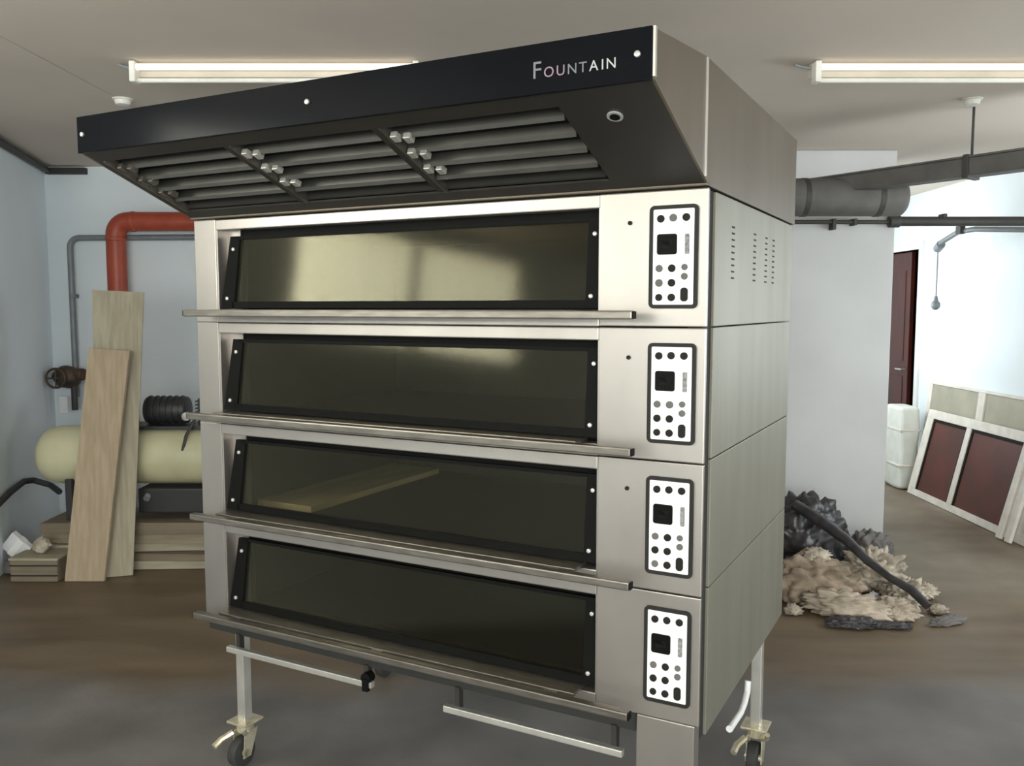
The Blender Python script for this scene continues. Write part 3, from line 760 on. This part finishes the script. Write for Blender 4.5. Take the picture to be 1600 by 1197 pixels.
# two boards leaning against the compressor
def leaning_board(p_bl, p_br, p_tr, p_tl, th, m, label):
    pts = [Vector(p) for p in (p_bl, p_br, p_tr, p_tl)]
    x = (pts[1] - pts[0]); up = (pts[3] - pts[0])
    n = x.cross(up).normalized()
    mb = MB(); mb.poly(pts, th)
    base = (pts[0] + pts[1]) / 2
    o = mb.build('leaning_board', m)
    for v in o.data.vertices:
        v.co -= base
    o.location = base
    return tag(o, label, 'board', 'boards leaning on the compressor')
leaning_board((-2.49, 5.08, 0.004), (-2.31, 5.14, 0.004), (-2.235, 5.27, 1.72), (-2.525, 5.22, 1.735), 0.030, 'wood_grey', 'taller leaning wooden board, behind the shorter one')
leaning_board((-2.665, 5.02, 0.004), (-2.43, 5.02, 0.004), (-2.28, 5.14, 1.37), (-2.52, 5.14, 1.39), 0.022, 'wood_pale', 'shorter pale board leaning in front of the taller one')

# things on the floor in the left corner
o = MB().box(-0.14, 0.14, -0.10, 0.10, 0, 0.13, bev=0.006).build('wooden_box', 'plank_c')
for z0 in (0.035, 0.095):
    MB().box(-0.141, 0.141, -0.104, -0.099, z0, z0 + 0.008).build('groove', 'black_gap', o)
MB().box(-0.146, 0.146, -0.106, 0.106, 0.13, 0.145, bev=0.003).build('lid', 'plank_b', o)
o.location = (-2.84, 5.11, 0.003); tag(o, 'low brown wooden box on the floor left of the leaning boards', 'box')
o = thing('paper_packet', 'tilted white paper packet by the left wall', 'packet', (-3.05, 5.22, 0.004))
Mq = Matrix.Rotation(math.radians(42), 4, 'Y') @ Matrix.Rotation(math.radians(8), 4, 'X')
MB().box(-0.075, 0.075, -0.02, 0.02, -0.065, 0.065, bev=0.005, M=Matrix.Translation((0, 0, 0.155)) @ Mq).build('packet_body', 'tag_white', o)
MB().box(-0.02, 0.02, -0.024, 0.02, -0.066, 0.066, M=Matrix.Translation((0, 0, 0.155)) @ Mq).build('paper_flap', 'panel_white', o)
MB().box(-0.06, 0.06, -0.05, 0.05, 0.0, 0.075, bev=0.004).build('packet_base', 'cloth_grey', o)
o = MB().tube([(-3.04, 4.75, 0.43), (-3.045, 5.0, 0.455), (-3.10, 5.25, 0.49), (-3.18, 5.55, 0.50), (-3.18, 5.66, 0.485), (-3.10, 5.72, 0.44), (-2.98, 5.60, 0.42)], 0.020, 10).build('black_cable', 'cable_black', None, True)
tag(o, 'thick black cable running along the left wall to the compressor', 'cable')
o = MB().blob((0, 0, 0.05), (0.05, 0.05, 0.05), 0.4, 3, seed=18, sub=3, flat=0.0, ridge=True).build('paper_scrap', 'paper', None, True)
o.location = (-2.84, 5.11, 0.149); tag(o, 'small crumpled paper on the brown wooden box', 'paper')

# ------------------------------------------------------------------ rubbish heap before the column
def lump(name, loc, rad, m, label, cat, amp=0.35, freq=2.2, seed=1, ridge=True, rz=0, sub=5, zc=None, group=None):
    mb = MB(); mb.blob((0, 0, rad[2] * 0.62 if zc is None else zc), rad, amp, freq, seed, sub, flat=0.0, ridge=ridge)
    o = mb.build(name, m, None, False); o.location = loc; o.rotation_euler = (0, 0, math.radians(rz))
    for p in o.data.polygons:
        p.use_smooth = True
    return tag(o, label, cat, group)
F = 0.004
lump('rubbish_bag', (1.84, 5.34, F), (0.28, 0.22, 0.27), 'bag_black', 'black plastic rubbish bag against the foot of the column', 'bag', 0.4, 2.4, 2)
lump('grey_rag', (2.26, 5.36, F), (0.15, 0.13, 0.13), 'cloth_grey', 'grey dusty rag beside the black rubbish bag', 'rag', 0.45, 2.6, 5)
lump('cloth_sack', (1.68, 4.72, F), (0.25, 0.19, 0.15), 'sack_tan', 'crumpled tan sack nearest the oven in the rubbish heap', 'sack', 0.5, 2.2, 7, rz=-20)
lump('pale_sheet', (1.76, 4.45, F), (0.21, 0.08, 0.08), 'sack_pale', 'pale crumpled sheet at the front of the tan sack', 'sheet', 0.55, 2.6, 9, rz=-25)
lump('paper_heap', (2.10, 4.92, F), (0.16, 0.16, 0.14), 'paper', 'large ball of crumpled cream paper behind the dark hose', 'paper', 0.6, 3.2, 11)
lump('crumpled_paper', (2.15, 4.62, F), (0.12, 0.09, 0.085), 'paper', 'crumpled cream paper under the hose near its free end', 'paper', 0.6, 3.4, 13, rz=30)
lump('crumpled_paper', (2.01, 4.41, F), (0.11, 0.07, 0.065), 'sack_pale', 'flattened beige paper in front of the heap', 'paper', 0.6, 3.4, 15, rz=-15)
lump('paper_scrap', (2.31, 4.74, F), (0.07, 0.06, 0.05), 'paper', 'small paper scrap at the right edge of the heap', 'paper', 0.6, 3.4, 17)
lump('black_rag', (1.74, 4.29, F), (0.13, 0.055, 0.03), 'bag_black', 'flat black rag on the floor at the front of the heap', 'rag', 0.4, 3, 19, rz=-8)
lump('dark_scrap', (1.93, 4.27, F), (0.10, 0.03, 0.02), 'bag_black', 'thin dark scrap in front of the flattened beige paper', 'scrap', 0.4, 3, 21, rz=-10)
lump('twig_scrap', (2.24, 4.32, F), (0.11, 0.03, 0.028), 'cloth_grey', 'thin grey scrap lying right of the hose end', 'scrap', 0.4, 3, 23, rz=15)
SCRAPS = ['small cream scrap on top of the tan sack', 'small white scrap beside the hose on the heap', 'small beige scrap right of the cream paper ball',
          'small cream scrap just past the free end of the hose', 'small tan scrap near the corner of the column', 'small cream scrap between the oven side and the tan sack']
for k, (x, y, rx, m_) in enumerate(((1.70, 4.72, 0.07, 'paper'), (2.00, 4.66, 0.05, 'tag_white'), (2.31, 4.90, 0.055, 'sack_pale'), (2.27, 4.47, 0.05, 'paper'),
                                  (2.16, 5.16, 0.06, 'sack_tan'), (1.50, 4.48, 0.05, 'paper'))):
    lump('paper_scrap', (x, y, 0.225 if k == 0 else F), (rx, rx * 0.8, rx * 0.6), m_, SCRAPS[k], 'scrap', 0.6, 3.2, 31 + k, rz=40 * k, sub=4, group='small scraps on the rubbish heap')
o = MB().tube([(1.74, 5.22, 0.42), (1.84, 5.06, 0.36), (1.92, 4.86, 0.30), (1.96, 4.66, 0.24), (2.02, 4.52, 0.19), (2.10, 4.43, 0.15), (2.15, 4.34, 0.09)],
              [0.034, 0.036, 0.030, 0.024, 0.020, 0.024, 0.022], 12).build('dark_hose', 'bag_black', None, True)
tag(o, 'dark hose lying diagonally across the rubbish heap', 'hose')

# ------------------------------------------------------------------ panels leaning on the right wall
t = thing('door_panel', 'white-framed leaf with maroon infill leaning on the right wall', 'door leaf', (3.49, 0, 0.004))
lean = math.atan2(0.17, 0.74)
MP = Matrix.Rotation(lean, 4, 'Y')       # local: y along the wall, z up the leaf, x thickness
y_a, y_b, hh = 5.72, 7.52, 0.76
def slab(name, y0, y1, z0, z1, x0, x1, m, parent, bev=0.004):
    return MB().box(x0, x1, y0, y1, z0, z1, bev=bev, M=MP).build(name, m, parent)
slab('bottom_rail', y_a, y_b, 0.0, 0.055, 0, 0.045, 'frame_white', t)
slab('top_rail', y_a, y_b, hh - 0.075, hh, 0, 0.045, 'frame_white', t)
for y0, y1 in ((y_b - 0.11, y_b), (6.79, 6.86), (5.72, 6.06)):
    slab('stile', y0, y1, 0.055, hh - 0.075, 0, 0.045, 'frame_white', t)
for y0, y1 in ((6.86, y_b - 0.11), (6.06, 6.79)):
    p = slab('infill_panel', y0, y1, 0.055, hh - 0.075, 0.016, 0.03, 'maroon', t, 0)
    slab('glazing_bead', y0, y1, hh - 0.10, hh - 0.075, 0.008, 0.016, 'button_dark', p, 0)
    slab('glazing_bead', y0, y0 + 0.022, 0.055, hh - 0.10, 0.008, 0.016, 'button_dark', p, 0)
    slab('glazing_bead', y1 - 0.022, y1, 0.055, hh - 0.10, 0.008, 0.016, 'button_dark', p, 0)
# taller frame with beige panes behind it, closer to the wall
t = thing('window_sash', 'white sash with beige panes standing behind the maroon leaf', 'window sash', (3.66, 0, 0.004))
MP = Matrix.Rotation(math.atan2(0.09, 0.98), 4, 'Y')
hh2 = 0.97
slab('bottom_rail', 5.6, 7.72, 0.0, 0.06, 0, 0.04, 'frame_white', t)
slab('top_rail', 5.6, 7.72, hh2 - 0.02, hh2, 0, 0.04, 'frame_white', t)
for y0, y1 in ((7.66, 7.72), (6.80, 6.90), (5.6, 5.7)):
    slab('stile', y0, y1, 0.06, hh2 - 0.02, 0, 0.04, 'frame_white', t)
for y0, y1 in ((6.90, 7.66), (5.7, 6.80)):
    slab('pane', y0, y1, 0.06, hh2 - 0.02, 0.015, 0.025, 'pane_beige', t, 0)
# white wrapped bundle
t = thing('wrapped_bundle', 'upright white wrapped bundle left of the maroon leaf', 'bundle', (3.55, 7.78, 0.004))
mb = MB(); mb.box(-0.09, 0.09, -0.16, 0.16, 0, 0.74, bev=0.045, seg=4); bmesh.ops.subdivide_edges(mb.bm, edges=mb.bm.edges[:], cuts=3, use_grid_fill=True)
for v in mb.bm.verts:
    v.co += Vector((noise.noise(v.co * 6), noise.noise(v.co * 6 + Vector((5, 0, 0))), 0.4 * noise.noise(v.co * 7))) * 0.018
    v.co.z = max(v.co.z, 0.0)
mb.build('wrapping', 'plastic_white', t, True)
for z0 in (0.2, 0.52):
    MB().box(-0.098, 0.098, -0.168, 0.168, z0, z0 + 0.022, bev=0.008).build('tape_band', 'frame_white', t)
# pale battens beyond the leaf
random.seed(3)
for k, (yy, lab) in enumerate(((5.97, 'pale batten leaning on the maroon leaf, nearest its infill'), (5.86, 'second pale batten leaning on the frame of the maroon leaf'))):
    o = MB().box(0, 0.025, -0.03, 0.03, 0, 0.70 + 0.04 * k, bev=0.004).build('batten', 'frame_white')
    o.location = (3.42, yy, 0.012); o.rotation_euler = (0, math.atan2(0.19, 0.74), 0)
    tag(o, lab, 'batten', 'battens leaning on the maroon leaf')

# pale wooden board lying inside the third baking chamber, seen through the glass
RO = Matrix.Rotation(OVEN_RZ, 4, 'Z'); bl = RO @ Vector((0.235, 0.54, 0)) 
o = MB().box(-0.118, 0.128, -0.40, 0.40, 0, 0.022, bev=0.002).build('wooden_board', 'plywood')
o.location = (OVEN_LOC[0] + bl.x, OVEN_LOC[1] + bl.y, ZT - 3 * P + 0.031); o.rotation_euler = (0, 0, OVEN_RZ)
tag(o, 'pale wooden board inside the third oven deck behind the glass', 'board')
